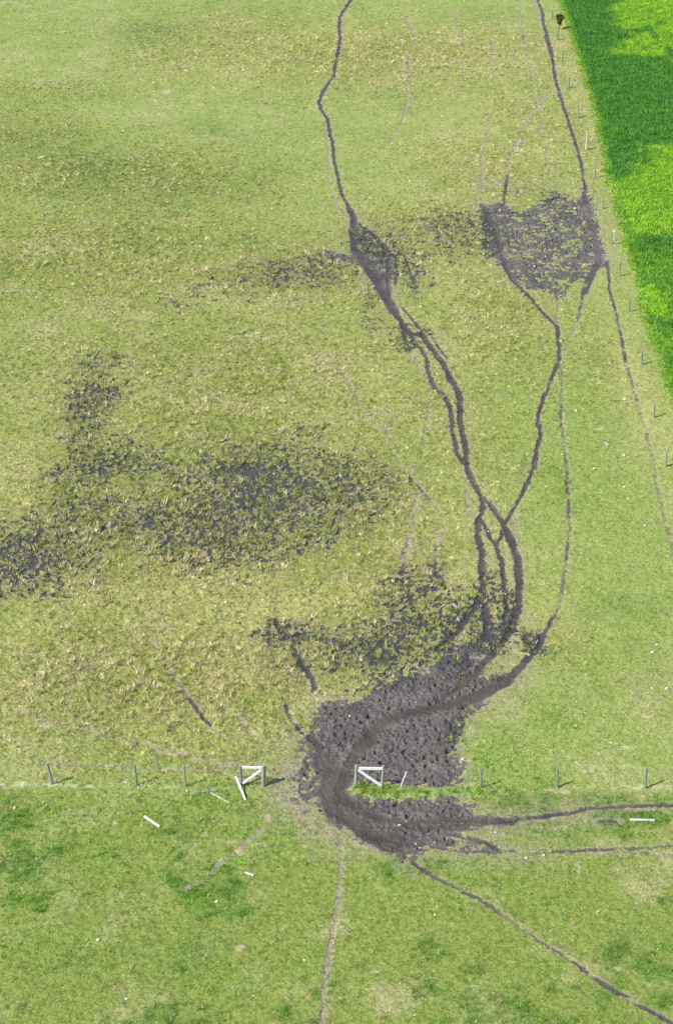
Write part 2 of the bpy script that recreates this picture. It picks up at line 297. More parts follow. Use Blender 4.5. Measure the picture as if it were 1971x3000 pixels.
def surface(x, y):
    """all masks and the height of the ground at x,y (flat arrays)"""
    n1 = fbm(x, y, .8, 3, 1); n2 = fbm(x, y, .8, 3, 2); n3 = fbm(x, y, .3, 3, 3); n4 = fbm(x, y, 2.2, 3, 4); n5 = fbm(x, y, 9, 4, 5); n6 = fbm(x, y, 4.0, 3, 6); nf = fbm(x, y, .16, 2, 8)
    xw = x + .05 * n1; yw = y + .07 * n2
    mud = np.zeros_like(x); worn = np.zeros_like(x); rut = np.zeros_like(x); smooth = np.zeros_like(x)
    for fr, w, s, k, pts in TR:
        P = [G(fr, *p) for p in pts]
        sx, _ = scale_at(*src(fr, *pts[len(pts) // 2]))
        best_i = None
        for i in range(len(P) - 1):
            a, b = P[i], P[i + 1]
            mx, my = (a[0] + b[0]) / 2, (a[1] + b[1]) / 2
            hw = max(.5 * w * FR[fr][2] * scale_at(*src(fr, *[(pts[i][j] + pts[i + 1][j]) / 2 for j in (0, 1)]))[0], .10)
            R = hw * 2.2 + .5
            x0, x1 = min(a[0], b[0]) - R, max(a[0], b[0]) + R
            y0, y1 = min(a[1], b[1]) - R, max(a[1], b[1]) + R
            sel = np.nonzero((x > x0) & (x < x1) & (y > y0) & (y < y1))[0]
            if not len(sel): continue
            ex, ey = b[0] - a[0], b[1] - a[1]
            qx = xw[sel]; qy = yw[sel]
            t = np.clip(((qx - a[0]) * ex + (qy - a[1]) * ey) / (ex * ex + ey * ey + 1e-12), 0, 1)
            d = np.hypot(qx - a[0] - t * ex, qy - a[1] - t * ey)
            d = d / (hw * (1.18 if k == 'm' else 1.4)) + (.26 * n3[sel] + .12 * n4[sel] + .34 * nf[sel]) * min(1, .15 / hw)
            m = sstep(1.5, .6, d)
            # strength < 1: grass keeps breaking through
            m = m * np.clip(1 + .35 * n6[sel] + .25 * n4[sel], .45, 1)
            m = m * sstep(-.2, .3, 1.5 * (s - .45) + .40 * n1[sel] + .35 * n3[sel] + .10)
            if k == 'm':
                mud[sel] = np.maximum(mud[sel], m * min(1, .08 + .97 * s))
                worn[sel] = np.maximum(worn[sel], .75 * sstep(2.6, .8, d + .3 * nf[sel]) * s)
                smooth[sel] = np.maximum(smooth[sel], sstep(1.3, .5, d) * s)
                rut[sel] = np.maximum(rut[sel], sstep(1.5, .3, d) * s)
            else:
                worn[sel] = np.maximum(worn[sel], m * min(1, .75 + .45 * s)); smooth[sel] = np.maximum(smooth[sel], .5 * m)
                rut[sel] = np.maximum(rut[sel], .55 * sstep(1.5, .3, d) * s)
    track_m = np.minimum(1, 1.5 * mud)
    pug = np.zeros_like(x); gap_p = np.zeros_like(x)
    for fr, fe, s, pts in POLY:
        P = [G(fr, *p) for p in pts]
        xs = [p[0] for p in P]; ys = [p[1] for p in P]
        sel = np.nonzero((x > min(xs) - 2) & (x < max(xs) + 2) & (y > min(ys) - 2) & (y < max(ys) + 2))[0]
        d = poly_sd(xw[sel], yw[sel], P)
        a = sstep(-fe * .6, fe * .9, d + .22 * n4[sel] * fe + .22 * n3[sel] + .22 * nf[sel])
        v = a * s
        m = a * sstep(-.3, .25, (v - .47) * (2.0 if s < .9 else 1.5) + (.42 * n3[sel] + .32 * n1[sel] + .40 * nf[sel]) * (1.25 if s < .9 else .85))
        mud[sel] = np.maximum(mud[sel], m)
        gap_p[sel] = np.maximum(gap_p[sel], m)
        worn[sel] = np.maximum(worn[sel], (.7 if s > .6 else .3) * sstep(-fe * 1.6 - .3, .3, d + .4 * n3[sel] + .4 * nf[sel]) * s)
        pug[sel] = np.maximum(pug[sel], a * m)
    for X, Y, rx, ry, st_ in WEAR:
        q = blob(x, y, X, Y, rx, ry) * st_
        worn = np.maximum(worn, sstep(.25, .75, q + .22 * n3 + .20 * n1 + .22 * nf) * .95 * sstep(.05, .2, q))
    spot = np.zeros_like(x)
    for X, Y, rx, ry, s in SPOT:
        spot = np.maximum(spot, blob(x, y, X, Y, rx, ry) * s) + .25 * np.minimum(spot, blob(x, y, X, Y, rx, ry) * s)
    wet = sstep(.08, .34, spot + .16 * n1 + .12 * n6 + .10 * n3) * sstep(.03, .12, spot)
    tuft_gap = sstep(-.35, .42, spot * .95 - .42 + .42 * n3 + .16 * n1 + .20 * n6 + .62 * nf) * wet
    mud = np.maximum(mud, tuft_gap)
    worn = np.maximum(worn, .35 * wet)
    solid = np.maximum(np.maximum(track_m, gap_p), tuft_gap)      # where no grass stands at all
    # the grass bank left standing under the right-hand brace
    bank = sstep(-.25, .35, poly_sd(xw, yw, [G('b', *p) for p in [(505,690),(560,658),(740,668),(900,694),(1100,694),(1300,690),(1564,690),(1564,735),(1300,735),(1060,742),(870,748),(640,750),(530,735)]]) + .1 * n3)
    mud = mud * (1 - bank); worn = worn * (1 - bank); wet = wet * (1 - bank)
    tuss = np.zeros_like(x); dry = np.zeros_like(x); lush = np.zeros_like(x); dark = np.zeros_like(x); tan = np.zeros_like(x); pale = np.zeros_like(x)
    for L, A in ((PALE, pale), (TUSS, tuss), (DRY, dry), (LUSH, lush), (DARK, dark)):
        for X, Y, rx, ry, s in L:
            np.maximum(A, blob(x, y, X, Y, rx, ry) * s, out=A)
    for fr, X, Y, rx, ry in TAN:
        cx, cy = G(fr, X, Y); sx, sy = scale_at(*src(fr, X, Y)); k = FR[fr][2]
        d = ((xw - cx) / (rx * k * sx)) ** 2 + ((yw - cy) / (ry * k * sy)) ** 2
        np.maximum(tan, sstep(1.1, .2, d + .7 * n3) * .75, out=tan)
    lush = np.maximum(lush, .75 * bank)
    # crop over the right-hand fence
    cx = np.array([G(*p)[0] for p in CROP_EDGE]); cy = np.array([G(*p)[1] for p in CROP_EDGE])
    o = np.argsort(cy)
    ex = np.interp(y, cy[o], cx[o])
    sl = (cx[0] - cx[7]) / (cy[0] - cy[7])
    ex = np.where(y > cy.max(), cx[0] + (y - cy.max()) * sl, ex)
    crop_d = x - ex + .25 * n4 + .12 * n1
    crop = sstep(-.1, .35, crop_d)
    lightm = np.zeros_like(x)
    for fe, pts in ((1.2, [('d',1000,0),('d',1060,100),('d',860,160),('d',960,260),('d',990,370),('d',1050,500),('d',880,570),('d',1060,560),('d',1250,510),('d',1350,580),('d',1600,520),('d',2200,300),('d',2200,-200),('d',960,-200)]),
                    (1.5, [('e',1480,100),('e',1190,170),('e',1210,280),('e',1040,340),('e',1050,480),('e',900,500),('e',720,520),('e',700,600),('e',800,900),('e',900,1200),('e',950,1350),('e',1000,1300),('e',1120,1220),('e',1150,1150),('e',1472,1180),('e',2400,1180),('e',2400,60)]),
                    (1.2, [('e',1060,1750),('e',1200,1780),('e',1380,1900),('e',1472,2080),('e',1472,2200),('e',1300,2150),('e',1150,1950)])):
        d = poly_sd(x + .5 * n4 + .3 * n1, y + 1.2 * n4 + .5 * n2, [G(*p) for p in pts])
        lightm = np.maximum(lightm, sstep(-fe, fe * .6, d + 1.2 * n6 + .4 * n1))
    dk = 0
    for fr, X, Y, rx, ry in (('d',1340,370,60,90),('d',1180,350,80,22),('d',1430,260,60,30),('e',800,470,110,50),('e',950,440,90,30),('d',1520,560,60,40)):
        qx, qy = G(fr, X, Y); sx, sy = scale_at(*src(fr, X, Y)); k = FR[fr][2]
        dk = np.maximum(dk, sstep(1.6, .4, ((x - qx) / (rx * k * sx)) ** 2 + ((y - qy) / (ry * k * sy)) ** 2 + .5 * n4 + .5 * n1))
    lightm = lightm * (1 - .85 * dk)
    yb = W(1900, 720)[1]
    lightm = np.maximum(lightm, sstep(yb + 4, yb - 6, y + 2 * n4) * np.clip(.42 + .08 * n4 + .14 * n6, 0, .7))
    lightm = np.maximum(lightm, sstep(.9, .2, crop_d) * .7)
    lightm = np.clip(lightm, 0, 1)
    below = sstep(W(985, 2316)[1] + .6, W(985, 2316)[1] - 1.2, y + .4 * n4)
    mud = np.where(crop_d > -.4, 0, mud); worn = np.where(crop_d > -.2, 0, worn)
    patch = sstep(.05, .50, .62 * n6 + .55 * n5 + .42 * n1 + .15 * n4 - .05) * below
    # height
    z = .05 * n5 + .018 * n4
    z = z + tuss * (1 - mud) * (.05 * n1 + .055 * n3 + .03 * nf) + (1 - tuss) * (1 - mud) * (.014 * n1 + .016 * n3 + .012 * nf)
    z = z - .07 * rut - .05 * mud * (pug > .05) - .10 * tuft_gap * (1 - pug) + .10 * bank
    wv, wi = worley(x + .05 * n3, y + .05 * n1, .34, 3)
    pits = sstep(.48, .16, wv + .13 * n3 + .08 * nf) * np.clip((wi - .40) * 2.2, 0, 1.1)
    wv2, wi2 = worley(x, y, .23, 9)
    flat = np.clip(1 - 1.1 * smooth, 0, 1)
    amp = mud * pug * flat
    z = z - amp * (.17 * pits + .04 * sstep(.4, .1, wv2) * (wi2 > .6)) + amp * (.040 * n3 + .028 * nf) + mud * .012 * nf
    z = z + .05 * crop
    return dict(z=z, mud=mud, solid=solid * (1 - bank), wet=wet, worn=worn, smooth=smooth, pug=pug, tuss=tuss, dry=dry, lush=lush, dark=dark, patch=patch, tan=tan, pale=pale, crop=crop, crop_d=crop_d, light=lightm, below=below, bank=bank, spot=spot,
                n1=n1, n3=n3, n4=n4, n5=n5, n6=n6, nf=nf)

def mix(a, b, t):
    return a + (b - a) * t[:, None]

def sward(S):
    """colour of the grass at each point (what grows there, not how it is lit)"""
    N = len(S['mud'])
    c = np.tile(np.array([.178, .220, .056]), (N, 1))
    c = mix(c, np.array([.212, .222, .050]), .8 * S['tuss'])
    c = mix(c, np.array([.138, .178, .035]), .88 * S['below'])
    c = mix(c, np.array([.365, .322, .125]), np.clip(S['dry'] * (.85 + .9 * S['n6'] + .5 * S['n1']) + .25 * S['n4'] * S['tuss'], 0, 1) * .8 * (1 - .8 * S['below']))
    c = mix(c, np.array([.275, .255, .125]), np.clip((.62 + .3 * S['below']) * S['n4'] + .3 * S['n5'] + .40 * S['n1'] - .05, 0, 1) * .62)
    c = mix(c, np.array([.085, .150, .024]), np.clip((.62 + .3 * S['below']) * S['n6'] + .50 * S['n1'] - .25 * S['n5'] - .12 - .1 * S['below'], 0, 1) * (.5 + .35 * S['below']))
    c = mix(c, np.array([.070, .135, .018]), S['patch'] * np.clip(.62 + .5 * S['n1'] + .3 * S['n3'], 0, 1) * .85)
    c = mix(c, np.array([.105, .205, .022]), np.clip(S['lush'] * (.8 + .5 * S['n1'] + .3 * S['n4']), 0, 1) * .85)
    c = mix(c, np.array([.080, .130, .026]), np.clip(S['dark'] * (.9 + .6 * S['n4'] + .4 * S['n1']), 0, 1) * .75)
    c = mix(c, np.array([.42, .44, .30]), np.clip(S['pale'] * (.5 + .9 * S['n3'] + .5 * S['n1']), 0, 1) * .65)
    c = mix(c, np.array([.130, .135, .038]), np.clip(S['spot'] * 1.3, 0, 1) * .55)
    return c

# ------------------------------------------------------------------ mesh helpers
def fast_mesh(name, co, faces, mat, attrs=None, colors=None, smooth=False):
    me = bpy.data.meshes.new(name)
    k = faces.shape[1]
    me.vertices.add(len(co)); me.vertices.foreach_set('co', np.ascontiguousarray(co, np.float32).ravel())
    me.loops.add(faces.size); me.loops.foreach_set('vertex_index', np.ascontiguousarray(faces, np.int32).ravel())
    me.polygons.add(len(faces)); me.polygons.foreach_set('loop_start', np.arange(0, faces.size, k, dtype=np.int32))
    me.polygons.foreach_set('use_smooth', np.full(len(faces), smooth))
    me.update(calc_edges=True)
    for an, v in (attrs or {}).items():
        a = me.attributes.new(an, 'FLOAT', 'POINT'); a.data.foreach_set('value', np.ascontiguousarray(v, np.float32))
    for an, v in (colors or {}).items():
        a = me.attributes.new(an, 'FLOAT_COLOR', 'POINT')
        a.data.foreach_set('color', np.ascontiguousarray(np.concatenate([v, np.ones((len(v), 1))], 1), np.float32).ravel())
    me.materials.append(mat)
    ob = bpy.data.objects.new(name, me); COL.objects.link(ob)
    return ob

def new_mat(name):
    m = bpy.data.materials.new(name); m.use_nodes = True
    nt = m.node_tree; b = nt.nodes['Principled BSDF']
    return m, nt, b

def nd(nt, t, **kw):
    n = nt.nodes.new(t)
    for k, v in kw.items(): setattr(n, k, v)
    return n

# ------------------------------------------------------------------ materials
def ground_material():
    m, nt, b = new_mat("pasture and mud")
    L = nt.links.new
    tone = nd(nt, 'ShaderNodeAttribute', attribute_name='sward')
    mud = nd(nt, 'ShaderNodeAttribute', attribute_name='mud')
    worn = nd(nt, 'ShaderNodeAttribute', attribute_name='worn')
    trod = nd(nt, 'ShaderNodeAttribute', attribute_name='smooth')
    geo = nd(nt, 'ShaderNodeNewGeometry')
    n = nd(nt, 'ShaderNodeTexNoise'); n.inputs['Scale'].default_value = 9; n.inputs['Detail'].default_value = 5; n.inputs['Roughness'].default_value = .7
    L(geo.outputs['Position'], n.inputs['Vector'])
    n2 = nd(nt, 'ShaderNodeTexNoise'); n2.inputs['Scale'].default_value = 26; n2.inputs['Detail'].default_value = 3
    L(geo.outputs['Position'], n2.inputs['Vector'])
    n3 = nd(nt, 'ShaderNodeTexNoise'); n3.inputs['Scale'].default_value = 1.3; n3.inputs['Detail'].default_value = 4
    L(geo.outputs['Position'], n3.inputs['Vector'])
    # grass tone with fine mottling
    hs = nd(nt, 'ShaderNodeMapRange'); hs.inputs[1].default_value = .3; hs.inputs[2].default_value = .7; hs.inputs[3].default_value = .50; hs.inputs[4].default_value = 1.5
    L(n.outputs['Fac'], hs.inputs[0])
    gm = nd(nt, 'ShaderNodeMix', data_type='RGBA', blend_type='MULTIPLY'); gm.inputs[0].default_value = 1
    L(tone.outputs['Color'], gm.inputs[6]); L(hs.outputs[0], gm.inputs[7])
    # worn turf: pale brown thatch
    wr = nd(nt, 'ShaderNodeValToRGB')
    wr.color_ramp.elements[0].position = .32; wr.color_ramp.elements[0].color = (.110, .095, .062, 1)
    wr.color_ramp.elements[1].position = .68; wr.color_ramp.elements[1].color = (.285, .245, .165, 1)
    L(n.outputs['Fac'], wr.inputs[0])
    m1 = nd(nt, 'ShaderNodeMix', data_type='RGBA'); L(worn.outputs['Fac'], m1.inputs[0]); L(gm.outputs[2], m1.inputs[6]); L(wr.outputs[0], m1.inputs[7])
    # mud: churned grey clods, blacker brown where feet keep it smooth
    mr = nd(nt, 'ShaderNodeValToRGB')
    mr.color_ramp.elements[0].position = .3; mr.color_ramp.elements[0].color = (.034, .029, .027, 1)
    mr.color_ramp.elements[1].position = .72; mr.color_ramp.elements[1].color = (.112, .100, .094, 1)
    L(n.outputs['Fac'], mr.inputs[0])
    mk = nd(nt, 'ShaderNodeValToRGB')
    mk.color_ramp.elements[0].position = .3; mk.color_ramp.elements[0].color = (.029, .023, .019, 1)
    mk.color_ramp.elements[1].position = .72; mk.color_ramp.elements[1].color = (.062, .050, .042, 1)
    L(n.outputs['Fac'], mk.inputs[0])
    m2 = nd(nt, 'ShaderNodeMix', data_type='RGBA'); L(trod.outputs['Fac'], m2.inputs[0]); L(mr.outputs[0], m2.inputs[6]); L(mk.outputs[0], m2.inputs[7])
    lv = nd(nt, 'ShaderNodeMapRange'); lv.inputs[1].default_value = .32; lv.inputs[2].default_value = .68; lv.inputs[3].default_value = .72; lv.inputs[4].default_value = 1.38; L(n3.outputs['Fac'], lv.inputs[0])
    n3.inputs['Scale'].default_value = .55
    mv = nd(nt, 'ShaderNodeMix', data_type='RGBA', blend_type='MULTIPLY'); mv.inputs[0].default_value = 1; L(m2.outputs[2], mv.inputs[6]); L(lv.outputs[0], mv.inputs[7])
    n4 = nd(nt, 'ShaderNodeTexNoise'); n4.inputs['Scale'].default_value = .8; n4.inputs['Detail'].default_value = 6; n4.inputs['Roughness'].default_value = .65; L(geo.outputs['Position'], n4.inputs['Vector'])
    bw = nd(nt, 'ShaderNodeMapRange'); bw.inputs[1].default_value = .48; bw.inputs[2].default_value = .66; bw.inputs[4].default_value = .30; L(n4.outputs['Fac'], bw.inputs[0])
    mb = nd(nt, 'ShaderNodeMix', data_type='RGBA'); L(bw.outputs[0], mb.inputs[0]); L(mv.outputs[2], mb.inputs[6]); mb.inputs[7].default_value = (.112, .086, .064, 1)
    m2 = mb
    wt_ = nd(nt, 'ShaderNodeAttribute', attribute_name='wet')
    mw = nd(nt, 'ShaderNodeMix', data_type='RGBA'); wm = nd(nt, 'ShaderNodeMath', operation='MULTIPLY'); wm.inputs[1].default_value = .8; L(wt_.outputs['Fac'], wm.inputs[0]); L(wm.outputs[0], mw.inputs[0]); L(m2.outputs[2], mw.inputs[6]); mw.inputs[7].default_value = (.030, .030, .032, 1)
    m2 = mw
    # small pale stones and straw in the mud
    sp = nd(nt, 'ShaderNodeTexVoronoi'); sp.inputs['Scale'].default_value = 3.5
    L(geo.outputs['Position'], sp.inputs['Vector'])
    sr = nd(nt, 'ShaderNodeMapRange'); sr.inputs[1].default_value = .09; sr.inputs[2].default_value = .05; L(sp.outputs['Distance'], sr.inputs[0])
    sg = nd(nt, 'ShaderNodeMath', operation='MULTIPLY'); sg.inputs[1].default_value = .6; L(sr.outputs[0], sg.inputs[0])
    m3 = nd(nt, 'ShaderNodeMix', data_type='RGBA'); L(sg.outputs[0], m3.inputs[0]); L(m2.outputs[2], m3.inputs[6]); m3.inputs[7].default_value = (.22, .19, .17, 1)
    # noisy edge of the mud
    ea = nd(nt, 'ShaderNodeMath', operation='MULTIPLY_ADD'); ea.inputs[1].default_value = .7; ea.inputs[2].default_value = -.35; L(n.outputs['Fac'], ea.inputs[0])
    eb = nd(nt, 'ShaderNodeMath', operation='ADD'); L(ea.outputs[0], eb.inputs[0]); L(mud.outputs['Fac'], eb.inputs[1])
    ec = nd(nt, 'ShaderNodeMapRange'); ec.interpolation_type = 'SMOOTHSTEP'; ec.inputs[1].default_value = .18; ec.inputs[2].default_value = .70; L(eb.outputs[0], ec.inputs[0])
    m4 = nd(nt, 'ShaderNodeMix', data_type='RGBA'); L(ec.outputs[0], m4.inputs[0]); L(m1.outputs[2], m4.inputs[6]); L(m3.outputs[2], m4.inputs[7])
    L(m4.outputs[2], b.inputs['Base Color'])
    ro = nd(nt, 'ShaderNodeMapRange'); ro.inputs[3].default_value = .9; ro.inputs[4].default_value = .62; L(ec.outputs[0], ro.inputs[0]); L(ro.outputs[0], b.inputs['Roughness'])
    b.inputs['Specular IOR Level'].default_value = .25
    bp = nd(nt, 'ShaderNodeBump'); bp.inputs['Strength'].default_value = .6; bp.inputs['Distance'].default_value = .05
    ad = nd(nt, 'ShaderNodeMath', operation='ADD'); L(n.outputs['Fac'], ad.inputs[0]); L(n2.outputs['Fac'], ad.inputs[1])
    L(ad.outputs[0], bp.inputs['Height']); L(bp.outputs[0], b.inputs['Normal'])
    return m

def leaf_material(name, trans=.3):
    m, nt, b = new_mat(name)
    L = nt.links.new
    nt.nodes.remove(b)
    tone = nd(nt, 'ShaderNodeAttribute', attribute_name='blade_tone')
    geo = nd(nt, 'ShaderNodeNewGeometry')
    n = nd(nt, 'ShaderNodeTexNoise'); n.inputs['Scale'].default_value = 3; n.inputs['Detail'].default_value = 3
    L(geo.outputs['Position'], n.inputs['Vector'])
    hs = nd(nt, 'ShaderNodeMapRange'); hs.inputs[1].default_value = .3; hs.inputs[2].default_value = .7; hs.inputs[3].default_value = .85; hs.inputs[4].default_value = 1.15
    L(n.outputs['Fac'], hs.inputs[0])
    gm = nd(nt, 'ShaderNodeMix', data_type='RGBA', blend_type='MULTIPLY'); gm.inputs[0].default_value = 1
    L(tone.outputs['Color'], gm.inputs[6]); L(hs.outputs[0], gm.inputs[7])
    d = nd(nt, 'ShaderNodeBsdfDiffuse'); t = nd(nt, 'ShaderNodeBsdfTranslucent'); x = nd(nt, 'ShaderNodeMixShader'); x.inputs[0].default_value = trans
    L(gm.outputs[2], d.inputs[0]); L(gm.outputs[2], t.inputs[0]); L(d.outputs[0], x.inputs[1]); L(t.outputs[0], x.inputs[2])
    L(x.outputs[0], nt.nodes['Material Output'].inputs[0])
    return m

M_GROUND = ground_material()
M_GRASS = leaf_material("grass blades", .2)
M_CROP = leaf_material("crop leaves", .4)

# ------------------------------------------------------------------ the ground: one sheet, finer near the gate, running to the horizon
STEP = 3.0
rows_px = np.arange(3330, -330, -STEP)
Yd = np.array([W(0, p)[1] for p in rows_px])                  # 44 m .. 250 m
Y_near = np.array([-6000, -2000, -600, -200, -50, 0, 20, 32, 38, 41])
Y_far = np.array([262, 280, 310, 370, 500, 800, 1500, 3500, 9000])
Y_near = Y_near[Y_near < Yd[0] - .5]; Y_far = Y_far[Y_far > Yd[-1] + 2]
Yall = np.concatenate([Y_near, Yd, Y_far])
ud = np.arange(-.30, .3001, STEP / F)
uo = np.array([.31, .33, .36, .42, .55, .9, 2, 6, 20, 60])
uall = np.concatenate([-uo[::-1], ud, uo])
gY = np.maximum(depth(np.maximum(Yall, 40)), 50)
GX = uall[None, :] * gY[:, None]
GYY = np.repeat(Yall[:, None], len(uall), 1)
nr, nc = GX.shape
S = surface(GX.ravel(), GYY.ravel())
gz = S['z'].copy()
fade = (np.abs(GX) > .305 * gY[:, None]).ravel() | (GYY.ravel() > 255) | (GYY.ravel() < 40)
gz[fade] = 0
co = np.stack([GX.ravel(), GYY.ravel(), gz], 1)
idx = np.arange(nr * nc).reshape(nr, nc)
quads = np.stack([idx[:-1, :-1], idx[:-1, 1:], idx[1:, 1:], idx[1:, :-1]], -1).reshape(-1, 4)
base = sward(S) * (.96 - .26 * np.clip(S['tuss'], 0, 1) * (1 - S['below']))[:, None]
crop_floor = mix(np.tile(np.array([.05, .14, .025]), (len(base), 1)), np.array([.13, .25, .03]), S['light'])
base = mix(base, crop_floor, S['crop'])
base = mix(base, np.array([.34, .27, .18]), S['tan'] * .8)
masks = {'wet': np.clip(S['wet'], 0, 1), 'mud': S['mud'], 'worn': np.clip(S['worn'], 0, 1), 'smooth': S['smooth']}

# the sheet is parted along the edges of the bare ground so that grass, tracks and mud are objects of their own
fm = np.minimum(S['mud'], np.maximum(S['solid'], .6 * (S['pug'] > .6)))[quads].mean(1); fw = S['worn'][quads].mean(1); fs = S['smooth'][quads].mean(1)
fx = co[quads, 0].mean(1); fy = co[quads, 1].mean(1)
kind_id = np.zeros(len(quads), int)
bare = fm > .5
kind_id[bare] = 2
kind_id[(bare & (fs > .45)) | (~bare & (fw > .55))] = 1
GROUND = {}
for k, nm, lab in ((0, 'ground', 'grazed pasture sward of mixed green and straw coloured grass'), (1, 'path', 'network of narrow dark trodden livestock tracks winding to the gateway'), (2, 'mud', 'churned dark grey mud with hoof pits around the gateway and wet hollows')):
    q = quads[kind_id == k]
    used = np.unique(q)
    remap = np.full(nr * nc, -1); remap[used] = np.arange(len(used))
    ob = fast_mesh(nm, co[used], remap[q], M_GROUND, {a: v[used] for a, v in masks.items()}, {'sward': base[used]})
    ob['kind'] = 'structure'; ob['label'] = lab
    GROUND[nm] = ob

def grid_index(x, y):
    r = np.clip(np.searchsorted(Yall, y), 0, nr - 1)
    u = x / np.maximum(depth(np.maximum(y, 40)), 50)
    c = np.clip(np.searchsorted(uall, u), 0, nc - 1)
    return r * nc + c

def gz_at(x, y):
    return float(gz[grid_index(np.array([x]), np.array([y]))[0]])

# ------------------------------------------------------------------ grass and crop
def blades(pts, height, spread, width, tone, nb, name, mat, lean=.5, tone_var=.25):
    """nb leaf blades at each point, all in one mesh"""
    n = len(pts)
    P = np.repeat(pts, nb, 0); Hh = np.repeat(height, nb) * RNG.uniform(.55, 1.15, n * nb); Sp = np.repeat(spread, nb); Wd = np.repeat(width, nb) * RNG.uniform(.7, 1.3, n * nb)
    T = np.repeat(tone, nb, 0) * (1 + tone_var * RNG.uniform(-1, 1, n * nb))[:, None]
    a = RNG.uniform(0, 2 * np.pi, n * nb); r = Sp * np.sqrt(RNG.uniform(0, 1, n * nb)) * .6
    bx = P[:, 0] + r * np.cos(a); by = P[:, 1] + r * np.sin(a); bz = P[:, 2] - .02
    a2 = a + RNG.normal(0, .9, n * nb)
    out = lean * Hh * RNG.uniform(.3, 1.6, n * nb)
    tx = bx + out * np.cos(a2); ty = by + out * np.sin(a2); tz = bz + .02 + Hh
    w = RNG.uniform(0, 2 * np.pi, n * nb)
    px = np.cos(w) * Wd * .5; py = np.sin(w) * Wd * .5
    c = np.empty((n * nb, 3, 3))
    c[:, 0] = np.stack([bx - px, by - py, bz], 1); c[:, 1] = np.stack([bx + px, by + py, bz], 1); c[:, 2] = np.stack([tx, ty, tz], 1)
    f = np.arange(n * nb * 3).reshape(-1, 3)
    col = np.repeat(T, 3, 0)
    return fast_mesh(name, c.reshape(-1, 3), f, mat, None, {'blade_tone': np.clip(col, .005, .9)})

def scatter(n, y0, y1, u=.298):
    y = RNG.uniform(y0, y1, n); d = depth(y); dm = depth(y1)
    keep = RNG.uniform(0, 1, n) < d / dm
    y = y[keep]; x = RNG.uniform(-u, u, len(y)) * depth(y)
    return x, y

PX = []; 
for (y0, y1, dens) in ((46, 80, 34), (80, 120, 24), (120, 170, 14), (170, 245, 9)):
    n = int(dens * .60 * depth(y1) * (y1 - y0))
    PX.append(scatter(n, y0, y1))
px_ = np.concatenate([p[0] for p in PX]); py_ = np.concatenate([p[1] for p in PX])
gi = grid_index(px_, py_)
SP = {k: v[gi] for k, v in S.items()}
bare_p = np.clip(SP['mud'] * 1.15 + SP['worn'] * .55 + SP['tan'] * .7, 0, 1)
bare_p = np.clip(SP['solid'] * (1.12 - .35 * SP['wet']) + SP['worn'] * .8 * (1 - SP['wet']) + SP['tan'] * .7, 0, 1)
bare_p = np.maximum(bare_p, SP['tuss'] * np.clip(-.9 * SP['n3'] - .5 * SP['n1'] + .0, 0, .9))
keep = (SP['crop_d'] < .1) & (RNG.uniform(0, 1, len(px_)) > bare_p)
px_, py_, gi = px_[keep], py_[keep], gi[keep]
SP = {k: v[keep] for k, v in SP.items()}
tone = sward(SP)
clump = np.clip(.5 + .5 * SP['n1'] + .35 * SP['n3'], 0, 1.4)
hgt = .04 + .035 * clump + SP['below'] * .035 * clump + SP['tuss'] * .20 * clump + SP['lush'] * .05 + SP['bank'] * .12 + SP['wet'] * .10 + SP['patch'] * .06 * clump
far = np.clip((py_ - 60) / 160, 0, 1)
wid = .022 + .024 * far + .008 * SP['tuss']
spr = .12 + .10 * far
# individual tufts: some straw, some fresh, some dark
r = RNG.uniform(0, 1, len(px_)); r2 = RNG.normal(0, 1, len(px_))
tone = mix(tone, np.array([.075, .085, .026]), ((r2 < -1.1) * SP['tuss'] * .6))
tone = mix(tone, np.array([.36, .31, .19]), ((r < .30 * (.30 + SP['tuss'] + SP['dry'])) * .8) * (1 - .4 * SP['below']))
tone = mix(tone, np.array([.12, .21, .032]), (r > .80) * .55)
tone = tone * np.clip(1 + .28 * r2 + .30 * SP['n3'] + .20 * SP['n1'], .35, 1.8)[:, None]
PT = np.stack([px_, py_, gz[gi]], 1)
gr = blades(PT, hgt, spr, wid, tone * 1.34, 11, 'grass', M_GRASS, .75, .48)
gr['kind'] = 'stuff'; gr['label'] = 'grass of the pasture, tussocky and straw flecked, shorter near the fences'; gr['category'] = 'grass'

# crop
n = 400000
y = RNG.uniform(60, 250, n); x = RNG.uniform(0, 1, n) * .30 * depth(250)
e = x < .30 * depth(y); x, y = x[e], y[e]
gi = grid_index(x, y); SC = {k: v[gi] for k, v in S.items()}
e = SC['crop_d'] > -.05
x, y, gi = x[e], y[e], gi[e]; SC = {k: v[e] for k, v in SC.items()}
tone = mix(np.tile(np.array([.088, .245, .042]), (len(x), 1)), np.array([.255, .45, .04]), np.clip(SC['light'] * (.85 + .3 * SC['n1']) + .12 * SC['n4'], 0, 1))
edge = sstep(.9, .1, SC['crop_d'])
tone = mix(tone, np.array([.22, .36, .04]), edge * .7)
tone = tone * (1 + .16 * SC['n3'] + .08 * SC['n1'])[:, None]
hg = (.30 + .09 * SC['n1'] + .10 * SC['n3'] - .06 * SC['light']) * (1 - .6 * edge)
cp = blades(np.stack([x, y, gz[gi] + .0 * x], 1), np.clip(hg, .08, .6), np.full(len(x), .22), np.full(len(x), .085), tone, 7, 'crop', M_CROP, .55, .38)
cp['kind'] = 'stuff'; cp['label'] = 'lush green crop in the field beyond the right-hand fence'; cp['category'] = 'crop'

